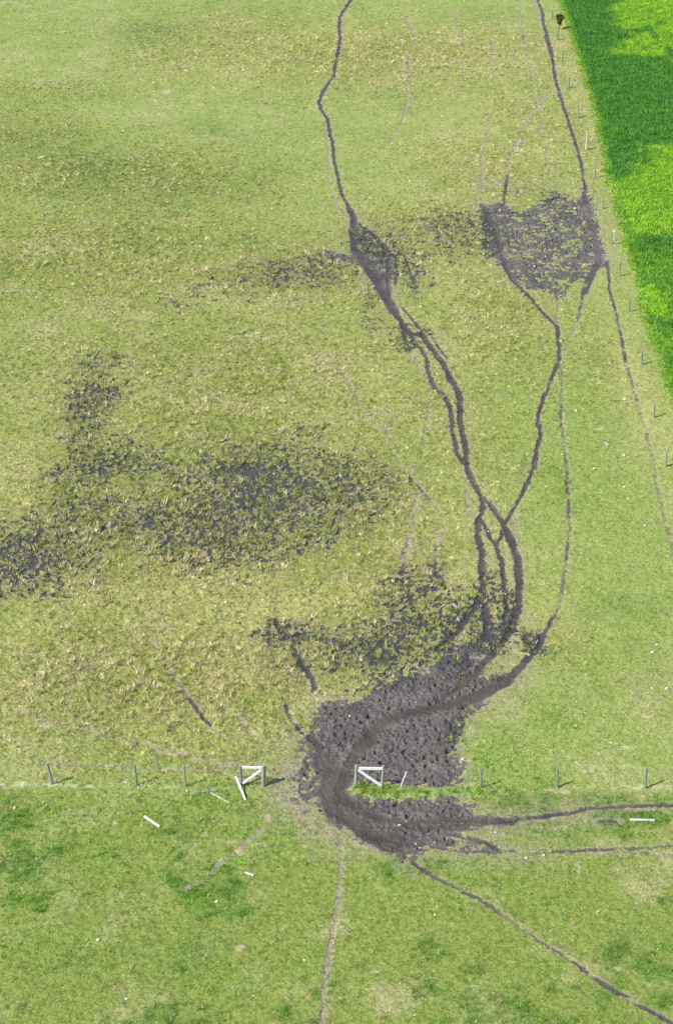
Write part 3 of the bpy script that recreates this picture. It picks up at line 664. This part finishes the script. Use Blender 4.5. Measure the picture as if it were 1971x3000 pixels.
# ------------------------------------------------------------------ materials of the small things
def wood_material(name, c0, c1, scale=6, streak=14, rough=.85):
    m, nt, b = new_mat(name); L = nt.links.new
    tc = nd(nt, 'ShaderNodeTexCoord'); mp = nd(nt, 'ShaderNodeMapping'); mp.inputs['Scale'].default_value = (streak, streak, 1.5)
    L(tc.outputs['Object'], mp.inputs[0])
    n = nd(nt, 'ShaderNodeTexNoise'); n.inputs['Scale'].default_value = scale; n.inputs['Detail'].default_value = 5; n.inputs['Roughness'].default_value = .65
    L(mp.outputs[0], n.inputs['Vector'])
    r = nd(nt, 'ShaderNodeValToRGB'); r.color_ramp.elements[0].position = .3; r.color_ramp.elements[0].color = (*c0, 1); r.color_ramp.elements[1].position = .68; r.color_ramp.elements[1].color = (*c1, 1)
    L(n.outputs['Fac'], r.inputs[0]); L(r.outputs[0], b.inputs['Base Color'])
    bp = nd(nt, 'ShaderNodeBump'); bp.inputs['Strength'].default_value = .5; bp.inputs['Distance'].default_value = .01
    L(n.outputs['Fac'], bp.inputs['Height']); L(bp.outputs[0], b.inputs['Normal'])
    b.inputs['Roughness'].default_value = rough; b.inputs['Specular IOR Level'].default_value = .2
    return m

def rock_material(name, c0, c1, scale=14):
    m, nt, b = new_mat(name); L = nt.links.new
    tc = nd(nt, 'ShaderNodeTexCoord')
    n = nd(nt, 'ShaderNodeTexNoise'); n.inputs['Scale'].default_value = scale; n.inputs['Detail'].default_value = 5
    L(tc.outputs['Object'], n.inputs['Vector'])
    r = nd(nt, 'ShaderNodeValToRGB'); r.color_ramp.elements[0].position = .35; r.color_ramp.elements[0].color = (*c0, 1); r.color_ramp.elements[1].position = .62; r.color_ramp.elements[1].color = (*c1, 1)
    L(n.outputs['Fac'], r.inputs[0]); L(r.outputs[0], b.inputs['Base Color']); b.inputs['Roughness'].default_value = .9
    return m

WOOD = {
 'green': wood_material('green treated wood', (.085, .125, .105), (.19, .235, .20)),
 'grey': wood_material('grey weathered wood', (.11, .12, .115), (.27, .28, .265)),
 'pale': wood_material('silvery bare wood', (.27, .26, .24), (.55, .53, .49)),
 'brown': wood_material('brown weathered wood', (.17, .13, .105), (.34, .28, .23)),
 'moss': wood_material('lichened round timber', (.12, .14, .095), (.30, .325, .24)),
 'white': wood_material('white painted board', (.50, .49, .47), (.62, .61, .59), 3),
 'whiteworn': wood_material('flaking white painted timber', (.24, .21, .18), (.52, .50, .47), 5),
}
ROCK = {'white': rock_material('white stone', (.30, .29, .27), (.50, .49, .46)), 'tan': rock_material('tan stone', (.32, .26, .19), (.52, .44, .33)), 'orange': rock_material('orange stone', (.38, .23, .12), (.55, .36, .20)), 'pink': rock_material('pinkish stone', (.34, .25, .21), (.52, .41, .36))}
M_DUNG = rock_material('dried dung', (.16, .09, .06), (.30, .18, .12))
M_BARK = wood_material('bark', (.05, .042, .034), (.12, .10, .08))
M_LEAF = leaf_material('sapling leaves', .25)

def link_mesh(name, bm, mat, parent=None):
    me = bpy.data.meshes.new(name); bm.to_mesh(me); bm.free(); me.materials.append(mat)
    o = bpy.data.objects.new(name, me); COL.objects.link(o)
    if parent is not None: o.parent = parent
    return o

def tag(o, label, cat, group=None):
    o['label'] = label; o['category'] = cat
    if group: o['group'] = group
    return o

def round_post(h, r, lean=(0, 0), rough=.06, crook=0., square=False, seed=0):
    """a round post from 0.12 m in the soil to height h, domed top, a little uneven"""
    rnd = random.Random(seed); bm = bmesh.new(); K = 12 if not square else 8
    zs = [-.12, .0, h * .2, h * .4, h * .6, h * .8, h - r * .35, h - r * .08, h]
    rings = []
    for i, z in enumerate(zs):
        t = max(0, z) / h
        cx = lean[0] * t + crook * math.sin(t * 5 + seed); cy = lean[1] * t + crook * .5 * math.cos(t * 4 + seed) - crook * .5
        rr = r * (1.05 - .12 * t) * (1 if i < 7 else (.9 if i == 7 else .6))
        ring = []
        for k in range(K):
            a = 2 * math.pi * k / K
            q = rr * (1 + rnd.uniform(-rough, rough))
            x, y = q * math.cos(a), q * math.sin(a)
            if square:
                a = a + .39; mx = max(abs(math.cos(a)), abs(math.sin(a))); x, y = q * math.cos(a) / mx * .85, q * math.sin(a) / mx * .85
            ring.append(bm.verts.new((cx + x, cy + y, z)))
        rings.append(ring)
    for a, b in zip(rings, rings[1:]):
        for k in range(K): bm.faces.new((a[k], a[(k + 1) % K], b[(k + 1) % K], b[k]))
    bm.faces.new(rings[-1]); bm.faces.new(rings[0][::-1])
    return bm

def board(p, q, w, t, up=Vector((0, 0, 1)), nseg=6, warp=.004, seed=0):
    """a board from p to q, w wide along 'up' and t thick, with softened edges"""
    rnd = random.Random(seed); bm = bmesh.new()
    p = Vector(p); q = Vector(q); d = (q - p).normalized()
    s = d.cross(up).normalized(); u = s.cross(d).normalized()
    rings = []
    c = min(w, t) * .18
    prof = [(-w / 2 + c, -t / 2), (w / 2 - c, -t / 2), (w / 2, -t / 2 + c), (w / 2, t / 2 - c), (w / 2 - c, t / 2), (-w / 2 + c, t / 2), (-w / 2, t / 2 - c), (-w / 2, -t / 2 + c)]
    for i in range(nseg + 1):
        o = p.lerp(q, i / nseg) + u * rnd.uniform(-warp, warp) + s * rnd.uniform(-warp, warp)
        rings.append([bm.verts.new(o + u * a + s * b) for a, b in prof])
    K = 8
    for a, b in zip(rings, rings[1:]):
        for k in range(K): bm.faces.new((a[k], a[(k + 1) % K], b[(k + 1) % K], b[k]))
    bm.faces.new(rings[-1]); bm.faces.new(rings[0][::-1])
    bmesh.ops.recalc_face_normals(bm, faces=bm.faces)
    return bm

def foot_top(fr, bx, by, tx, ty):
    """where a post seen from base to top stands, how tall it is and how far its top leans"""
    X, Y = G(fr, bx, by)
    Xt, Zt = at_plane(*src(fr, tx, ty), Y)
    return X, Y, Zt, Xt - X

# ------------------------------------------------------------------ fence posts
NEARF = 'posts of the fence through the gateway'
FARF = 'posts of the right-hand fence beside the crop'
POSTS = [
 ('a', 265, 347, 245, 238, .060, 'grey', .025, 'crooked grey bark-covered fence post leaning left, standing on the pale grass strip', NEARF),
 ('a', 697, 350, 686, 243, .058, 'green', 0, 'straight green-grey fence post midway between the crooked post and the gateway', NEARF),
 ('a', 945, 355, 935, 249, .052, 'moss', .004, 'dark mossy fence post nearest the left gateway brace, small white stone at its foot', NEARF),
 ('b', 835, 692, 870, 586, .036, 'pale', .018, 'thin bleached stake leaning right on the grass bank in front of churned mud', NEARF),
 ('b', 1358, 697, 1361, 565, .050, 'green', 0, 'green-grey fence post just right of the churned mud corner', NEARF),
 ('c', 706, 400, 712, 262, .050, 'green', 0, 'green-grey fence post standing above a tan bare patch', NEARF),
 ('c', 1357, 405, 1366, 250, .055, 'green', 0, 'green-grey fence post at the right edge of the photo above the trodden track', NEARF),
 ('d', 245, 218, 249, 106, .075, 'green', 0, 'far fence post just behind the small tree, topmost of the right-hand fence', FARF),
 ('d', 302, 438, 309, 322, .085, 'green', .003, 'fence post standing directly below the small dark tree', FARF),
 ('d', 352, 676, 365, 560, .075, 'green', 0, 'slim green-grey fence post, next below the small tree and its post', FARF),
 ('d', 427, 958, 434, 832, .075, 'green', 0, 'straight green-grey fence post beside the dark crop, where a thin side track branches off', FARF),
 ('d', 530, 1278, 528, 1148, .085, 'grey', .015, 'crooked dark grey fence post directly above the tall white post', FARF),
 ('d', 612, 1637, 627, 1470, .085, 'whiteworn', .01, 'tall white fence post standing beside the dark green crop', FARF),
 ('e', 555, 480, 567, 316, .075, 'brown', .004, 'brown weathered fence post beside the lower edge of the dark crop', FARF),
 ('e', 657, 835, 660, 724, .070, 'green', 0, 'short green-grey fence post beside the upper right corner of the far mud patch', FARF),
 ('e', 763, 1258, 768, 1110, .060, 'green', 0, 'dark post with a white slat against it beside the middle of the far mud patch', FARF),
 ('e', 855, 1620, 856, 1452, .060, 'green', 0, 'slim dark fence post beside the lower right tip of the far mud patch', FARF),
 ('e', 958, 2030, 966, 1886, .070, 'green', 0, 'green-grey fence post, first one below the far mud patch', FARF),
 ('f', 708, 276, 711, 112, .065, 'green', 0, 'green-grey fence post casting a shadow towards the lower crop edge', FARF),
 ('f', 845, 888, 856, 702, .062, 'grey', 0, 'light grey fence post where the crop edge leaves the photo', FARF),
 ('f', 983, 1458, 999, 1274, .062, 'grey', 0, 'light grey fence post, lowest of the right-hand fence, near the right edge', FARF),
]
for i, (fr, bx, by, tx, ty, r, w, crook, lab, grp) in enumerate(POSTS):
    X, Y, h, lx = foot_top(fr, bx, by, tx, ty)
    o = link_mesh('fence_post', round_post(h, r, (lx, 0), .07, crook, False, i), WOOD[w])
    o.location = (X, Y, gz_at(X, Y)); tag(o, lab, 'fence post', grp)
# pieces leaning on or beside the right-hand posts
X, Y, h, lx = foot_top('e', 593, 512, 596, 452)
o = link_mesh('stake', round_post(h, .05, (lx, 0), .07, 0, False, 91), WOOD['grey']); o.location = (X, Y, gz_at(X, Y)); tag(o, 'short grey stake standing right of the brown fence post', 'stake')
X, Y, h, lx = foot_top('e', 772, 1215, 780, 1085)
o = link_mesh('slat', board((0, 0, -.05), (lx + .02, -.02, h), .16, .03, Vector((1, 0, 0)), 6, .008, 5), WOOD['white']); o.location = (X, Y + .09, gz_at(X, Y)); tag(o, 'upright white slat behind the dark post beside the far mud patch', 'slat')

# ------------------------------------------------------------------ the two gateway braces
def brace(name, label, posts, rail, strut, rail_w, strut_w):
    X0, Y0, h0, l0 = foot_top(*posts[0][:5])
    root = bpy.data.objects.new(name, None); COL.objects.link(root); root.empty_display_size = .3
    root.location = (X0, Y0, gz_at(X0, Y0)); tag(root, label, 'fence brace', 'gateway braces')
    z0 = root.location.z
    for i, (fr, bx, by, tx, ty, r, w, dy) in enumerate(posts):
        X, Y, h, lx = foot_top(fr, bx, by, tx, ty)
        o = link_mesh('post', round_post(h, r, (lx, 0), .05, .004, False, 40 + i + len(label)), WOOD[w], root)
        o.location = (X - X0, (0 if dy == 0 else dy), 0)
    for nm, (fr, x0, y0, x1, y1), wd, off in (('rail', rail, rail_w, 0.0), ('diagonal_strut', strut, strut_w, -.035)):
        a = at_plane(*src(fr, x0, y0), Y0); b = at_plane(*src(fr, x1, y1), Y0)
        link_mesh(nm, board((a[0] - X0, off, a[1]), (b[0] - X0, off, b[1]), wd, .05, Vector((0, 0, 1)), 6, .004, 3), WOOD['white'], root)
    return root
brace('gateway_brace', 'left gateway brace, white rail and diagonal rising to a double post beside the muddy gap',
      [('a', 1231, 350, 1223, 247, .070, 'green', 0), ('a', 1340, 348, 1340, 243, .090, 'moss', 0), ('a', 1351, 346, 1350, 250, .04, 'pale', .10)],
      ('a', 1231, 254, 1333, 256), ('a', 1236, 334, 1330, 266), .125, .11)
brace('gateway_brace', 'right gateway brace, white rail and diagonal falling right above a green grass bank',
      [('b', 541, 682, 543, 549, .080, 'moss', 0), ('b', 713, 684, 720, 556, .062, 'moss', 0)],
      ('b', 553, 569, 714, 573), ('b', 560, 580, 706, 680), .14, .14)

# ------------------------------------------------------------------ boards and timbers on the ground
def lying(name, label, cat, fr, x0, y0, x1, y1, w, t, mat, z0=None, z1=None, round_=False, seed=1, warp=.006, up=None):
    a = G(fr, x0, y0); b = G(fr, x1, y1)
    za = gz_at(*a) + t * .5 + .02 if z0 is None else z0; zb = gz_at(*b) + t * .5 + .02 if z1 is None else z1
    if z0 is not None:      # raised end: seen over ground further away
        Y = b[1] + (a[1] - b[1]) * .72; a0 = at_plane(*src(fr, x0, y0), Y); a = (a0[0], Y); za = a0[1]
    base = Vector((b[0], b[1], 0))
    d = Vector((b[0] - a[0], b[1] - a[1], 0)).normalized()
    upv = Vector((-d.y, d.x, 0)) if up is None else up
    o = link_mesh(name, board(Vector((a[0], a[1], za)) - base, Vector((b[0], b[1], zb)) - base, w, t, upv, 8, warp, seed), WOOD[mat])
    o.location = base
    return tag(o, label, cat)
lying('plank', 'white plank propped beside the left gateway brace', 'plank', 'a', 1201, 304, 1250, 427, .085, .03, 'white', z0=.5)
lying('pole', 'thin grey pole lying almost level in the grass below the mossy post', 'pole', 'a', 980, 390, 1102, 377, .05, .045, 'grey', seed=4)
lying('lath', 'thin whitish lath lying slantwise in the grass, touching the grey pole', 'lath', 'a', 1072, 388, 1168, 440, .055, .03, 'pale', seed=6)
lying('timber', 'chipped white timber lying slantwise in the left paddock grass', 'timber', 'a', 737, 513, 815, 567, .11, .10, 'whiteworn', seed=9)
lying('timber', 'long white timber lying level at the right edge below the trodden track', 'timber', 'c', 1241, 641, 1425, 649, .105, .10, 'whiteworn', seed=12)
lying('offcut', 'short white wood offcut lying alone in the lower left grass', 'offcut', '7', 1123, 484, 1163, 496, .10, .05, 'whiteworn', seed=14)
lying('stick', 'thin pale stick lying left of the thin downward track', 'stick', '7', 1168, 351, 1193, 352, .035, .03, 'pale', seed=15)

# ------------------------------------------------------------------ stones
def stone_mesh(seed):
    rnd = random.Random(seed); bm = bmesh.new(); bmesh.ops.create_icosphere(bm, subdivisions=2, radius=.5)
    cuts = [(Vector((rnd.uniform(-1, 1), rnd.uniform(-1, 1), rnd.uniform(-1, 1))).normalized(), rnd.uniform(.30, .44)) for _ in range(8)]
    for v in bm.verts:
        for n, d in cuts:
            e = v.co.dot(n) - d
            if e > 0: v.co -= n * e
        v.co *= 1 + rnd.uniform(-.05, .05)
        v.co.z *= .62; v.co.x *= 1.25
    me = bpy.data.meshes.new('stone'); bm.to_mesh(me); bm.free()
    return me
STONE_ME = {(k, m): stone_mesh(k) for k in range(5) for m in ROCK}
for (k, m), me in STONE_ME.items(): me.materials.append(ROCK[m])
STONES = [  # frame, x, y, width in photo pixels, colour, label
 ('5',1275,72,9,'white','uppermost piece of a split white stone cluster on the right-hand pasture'),
 ('5',1283,80,9,'white','right piece of a split white stone cluster on the right-hand pasture'),
 ('5',1278,86,6,'white','lowest piece of a split white stone cluster on the right-hand pasture'),
 ('5',1353,124,12,'pink','flat whitish stone below the split cluster, on short grass beside the right fence'),
 ('5',1228,180,12,'orange','orange-tan stone on the short grass left of the lowest right fence posts'),
 ('5',1355,258,13,'white','large clean white stone alone on the right-hand pasture, below the orange-tan one'),
 ('5',1432,297,6,'pink','small pinkish stone left of the faded fence track'),
 ('5',1443,422,10,'white','white stone beside the faded lower end of the fence track'),
 ('5',1484,416,7,'tan','small tan stone just right of a white one at the faded fence track'),
 ('5',1222,411,6,'white','small white stone on the grass right of the thin outer track'),
 ('5',1295,35,5,'orange','tiny orange stone above the split white cluster'),
 ('5',1494,932,10,'white','white stone at the right edge, upper of two near each other'),
 ('5',1474,967,11,'white','white stone at the right edge, lower of two near each other'),
 ('5',1535,1122,11,'white','pale stone among the scattered rubble at the lower right edge'),
 ('5',1472,1122,10,'tan','tan stone left in the scattered rubble at the lower right edge'),
 ('5',945,972,10,'orange','orange stone in the muddy bend of the thin outer track'),
 ('5',742,766,8,'pink','pinkish stone on the bare fork of the middle tracks'),
 ('5',772,441,6,'white','white stone on the thin strand between the crossing tracks'),
 ('c',1105,73,9,'white','pale stone in the grass high above the right fence posts of the near fence'),
 ('c',1017,147,6,'white','small white stone below and left of the pale one in the right grass'),
 ('c',852,258,7,'white','small white stone between the last two posts of the near fence'),
 ('c',255,730,9,'white','square white stone in the grass between the two right-hand tracks'),
 ('c',595,690,6,'white','small white stone under the upper right-hand track'),
 ('c',480,917,10,'white','bright white stone in the grass below the lower right-hand track'),
 ('c',545,842,5,'white','tiny white stone on the upper rim of the lower right-hand track'),
 ('c',540,866,6,'pink','pinkish pebble on the lower right-hand track'),
 ('c',277,829,6,'white','small white stone where the muddy spur meets the lower right-hand track'),
 ('c',610,893,9,'tan','tan stone just below the lower right-hand track'),
 ('b',825,917,10,'white','white oblong stone lying in the mud below the right gateway brace'),
 ('b',870,890,6,'tan','small pale stone in the mud right above the white oblong one'),
 ('b',932,1045,6,'white','upper of a pair of white stones at the lower mud edge'),
 ('b',958,1075,6,'white','lower of a pair of white stones at the lower mud edge'),
 ('b',245,945,6,'white','right of two small white stones in grass left of the gateway mud'),
 ('b',163,930,6,'white','left of two small white stones in grass left of the gateway mud'),
 ('b',153,740,7,'white','white stone on the gravelly wear at the left of the gateway'),
 ('b',240,321,6,'white','small white stone on the upper left rim of the gateway mud'),
 ('b',932,130,5,'white','tiny white stone on the dark bend of the mud above the gateway'),
 ('b',500,213,9,'orange','orange stone on the churned mud left of the smooth lane'),
 ('b',1240,506,13,'tan','tan stone at the right edge of the churned mud corner'),
 ('b',135,206,7,'white','pale stone in the grass at the upper left of the gateway mud'),
 ('7',70,185,13,'orange','round orange stone in the grass near the left edge below the pale strip'),
 ('7',577,67,10,'white','whitish stone on the fence line left of the straight green-grey post'),
 ('7',650,77,7,'white','white stone at the foot of the straight green-grey post'),
 ('7',857,109,8,'white','white stone in front of the dark mossy post'),
 ('7',598,214,5,'white','small white stone up and left of the chipped white timber'),
 ('7',993,614,12,'white','whitish stone on a dark green clump in the lower left paddock'),
 ('7',943,862,6,'white','small white stone above the big dark clump in the lower paddock'),
 ('7',580,1060,11,'white','white stone near the bottom edge left of the dark clumps'),
 ('7',1160,1042,8,'white','pale stone near the bottom, left of the thin downward track'),
 ('7',1395,880,11,'white','white stone on the green clump beside the thin downward track'),
 ('7',1297,735,7,'pink','pinkish stone up and left of the white one beside the thin downward track'),
 ('7',930,1097,9,'tan','tan stone near the bottom edge in the middle of the left paddock'),
 ('7',450,790,13,'tan','pale tan stone in the open grass of the lower left paddock'),
 ('7',290,217,8,'tan','tan stone in the green tuft below the crooked post'),
 ('7',170,420,9,'pink','pinkish stone near the left edge, lower down than the round orange one'),
 ('6',280,1112,7,'orange','small orange stone above the crooked post'),
 ('6',978,1108,10,'white','pale stone above the dark mossy post'),
 ('6',1345,926,7,'white','small white stone left of the mud on the short dark track end'),
 ('1',297,147,9,'orange','orange-yellow stone in the upper left pasture'),
 ('1',998,427,7,'white','white stone in the upper middle pasture under the pale tussocks'),
 ('1',1137,467,5,'white','left of two tiny white stones in the upper middle pasture'),
 ('1',1247,463,5,'white','right of two tiny white stones in the upper middle pasture'),
 ('1',565,604,7,'white','white stone in the smooth grass of the upper left pasture'),
 ('1',1330,568,6,'white','tiny white stone left of the main far track, beside its first bend'),
 ('1',1150,625,6,'white','small white stone right of a dark tuft in the upper middle pasture'),
 ('1',1435,655,8,'pink','pinkish stone close to the left of the main far track'),
 ('1',410,773,5,'white','small white stone below the dark grass at the upper left'),
 ('2',127,550,7,'white','white stone just right of the main far track at its first bend'),
 ('2',148,601,5,'white','tiny white stone right of the main far track, below the bend stone'),
 ('2',275,536,5,'white','tiny white stone between the main far track and the faint brown one'),
 ('2',697,604,6,'white','small white stone in the pale grass between the faint tracks'),
 ('2',1070,381,7,'white','bright white stone left of the fence track, across from the crop'),
 ('2',508,996,8,'white','white stone in the grass between the two far mud patches'),
 ('2',880,963,8,'white','white stone on the upper left rim of the far mud patch'),
 ('4',1225,173,8,'white','white stone near the upper right of the far mud patch'),
 ('4',1266,435,9,'white','white stone on the lower right of the far mud patch'),
 ('4',1038,436,8,'white','white stone on the lower left of the far mud patch'),
 ('4',1450,1055,12,'tan','tan stone on the right pasture beside the fence track'),
 ('4',1230,1101,8,'white','white stone on the right pasture, left of the tan one by the fence track'),
 ('8',890,540,6,'tan','small tan stone in the grass right of the long diagonal track'),
 ('8',1218,660,9,'white','pale stone in the grass well right of the long diagonal track'),
 ('8',472,677,8,'tan','tan stone in the grass left of the long diagonal track'),
]
for i, (fr, x, y, w, m, lab) in enumerate(STONES):
    o = bpy.data.objects.new('stone', STONE_ME[(i % 5, m)]); COL.objects.link(o)
    X, Y = G(fr, x, y); sz = max(.85 * w * scale_at(*src(fr, x, y))[0], .06)
    o.location = (X, Y, gz_at(X, Y) + sz * .22); o.scale = (sz, sz * random.uniform(.8, 1.1), sz * random.uniform(.9, 1.2)); o.rotation_euler = (random.uniform(-.2, .2), random.uniform(-.2, .2), random.uniform(0, 6.28))
    tag(o, lab, 'stone', 'stones scattered over the pasture')

# ------------------------------------------------------------------ dried dung pats
def pat_mesh(seed):
    rnd = random.Random(seed); bm = bmesh.new(); K = 14; rings = []
    lob = [1 + .18 * math.sin(3 * (a := 2 * math.pi * k / K) + seed) + rnd.uniform(-.12, .12) for k in range(K)]
    for rr, z in ((1, -.02), (.92, .10), (.68, .20), (.42, .17), (.2, .22)):
        rings.append([bm.verts.new((.5 * rr * lob[k] * math.cos(2 * math.pi * k / K), .5 * rr * lob[k] * math.sin(2 * math.pi * k / K), z * .5 + rnd.uniform(-.01, .01))) for k in range(K)])
    for a, b in zip(rings, rings[1:]):
        for k in range(K): bm.faces.new((a[k], a[(k + 1) % K], b[(k + 1) % K], b[k]))
    bm.faces.new(rings[-1])
    me = bpy.data.meshes.new('dung_pat'); bm.to_mesh(me); bm.free(); me.materials.append(M_DUNG)
    return me
PAT = [pat_mesh(k) for k in range(3)]
PATS = [
 ('7',605,908,24,'red-brown dung pat in the open grass of the lower left paddock'),
 ('7',525,1015,20,'orange-brown dung pat near the bottom of the left paddock'),
 ('7',957,585,16,'brown dung pat just above the whitish stone on the dark green clump'),
 ('8',1108,708,24,'reddish dung pat in the grass right of the long diagonal track'),
 ('8',712,872,11,'small orange-brown dung pat, lower of two left of the long diagonal track'),
 ('8',690,860,9,'small orange-brown dung pat, upper of two left of the long diagonal track'),
 ('8',1070,163,18,'reddish dung pat above the upper right-hand track, below the near fence'),
 ('8',1105,790,18,'pale brown dung pat below the reddish one right of the diagonal track'),
 ('5',1300,1083,14,'reddish dung pat on the lower right pasture'),
 ('5',1335,847,10,'red-brown dung pat on the right pasture beyond the thin outer track'),
 ('5',1458,887,10,'pinkish brown dung pat at the right edge above two white stones'),
 ('1',348,238,18,'reddish dung pat in the upper left pasture below the orange-yellow stone'),
 ('1',110,358,14,'reddish dung pat near the upper left edge'),
 ('1',960,607,20,'brown dung pat beside the dark tuft in the upper middle pasture'),
]
for i, (fr, x, y, w, lab) in enumerate(PATS):
    o = bpy.data.objects.new('dung_pat', PAT[i % 3]); COL.objects.link(o)
    X, Y = G(fr, x, y); sz = w * FR[fr][2] * scale_at(*src(fr, x, y))[0]
    o.location = (X, Y, gz_at(X, Y) + .02); o.scale = (sz, sz * 1.1, .35); o.rotation_euler = (0, 0, i * 1.3); tag(o, lab, 'dung pat', 'dried dung pats in the grass')

# ------------------------------------------------------------------ the small tree on the fence line
def sapling():
    X, Y = G('d', 322, 322)
    root = bpy.data.objects.new('small_tree', None); COL.objects.link(root); root.location = (X, Y, gz_at(X, Y))
    tag(root, 'small dark bushy tree with reddish tips on the right fence line beside the crop', 'tree')
    _, top = at_plane(*src('d', 322, 152), Y)
    h = top; rnd = random.Random(5); bm = bmesh.new()
    def limb(p, q, r0, r1, k=6):
        p = Vector(p); q = Vector(q); d = (q - p).normalized(); a = d.orthogonal().normalized(); b = d.cross(a)
        A = [bm.verts.new(p + (a * math.cos(2 * math.pi * i / k) + b * math.sin(2 * math.pi * i / k)) * r0) for i in range(k)]
        B = [bm.verts.new(q + (a * math.cos(2 * math.pi * i / k) + b * math.sin(2 * math.pi * i / k)) * r1) for i in range(k)]
        for i in range(k): bm.faces.new((A[i], A[(i + 1) % k], B[(i + 1) % k], B[i]))
    limb((0, 0, -.1), (.02, 0, h * .38), .06, .045); limb((.02, 0, h * .38), (-.02, .03, h * .8), .045, .015)
    tips = []
    for i in range(12):
        z = h * rnd.uniform(.30, .62); a = i * 2.4; rr = rnd.uniform(.2, .42)
        q = (rr * math.cos(a), rr * math.sin(a), z + rnd.uniform(.2, .5)); limb((.01, 0, z), q, .02, .006, 5); tips.append(q)
    link_mesh('trunk', bm, M_BARK, root)
    g = np.random.default_rng(3); P = []
    cl = [(0, 0, h * .55, .30), (.1, .05, h * .74, .30), (-.12, -.05, h * .70, .26), (.25, .1, h * .80, .20), (-.28, 0, h * .82, .18), (.02, 0, h * .92, .17), (.36, -.05, h * .84, .12), (.08, -.1, h * .38, .18), (-.05, .15, h * .66, .28)] + [(q[0], q[1], q[2], .16) for q in tips]
    for cx, cy, cz, rr in cl:
        n = int(1500 * rr); v = g.normal(0, 1, (n, 3)); v /= np.linalg.norm(v, axis=1)[:, None]; v *= (rr * g.uniform(.35, 1, n) ** .6)[:, None]
        P.append(v + np.array([cx, cy, cz]))
    P = np.concatenate(P); P = P[(P[:, 2] < h)]; n = len(P)
    a = g.normal(0, 1, (n, 3)); a /= np.linalg.norm(a, axis=1)[:, None]; b = np.cross(a, g.normal(0, 1, (n, 3))); b /= np.linalg.norm(b, axis=1)[:, None]
    c = np.stack([P - a * .05, P + b * .028, P + a * .05, P - b * .028], 1)
    t = np.array([.085, .130, .028])[None] * (1 + .5 * g.uniform(-1, 1, n))[:, None]
    red = (P[:, 0] > .12) & (P[:, 2] > h * .72); t[red] = t[red] * np.array([1.5, .75, .9])
    f = np.arange(n * 4).reshape(-1, 4)
    o = fast_mesh('crown', c.reshape(-1, 3), f, M_LEAF, None, {'blade_tone': np.repeat(np.clip(t, .01, 1), 4, 0)}); o.parent = root
sapling()
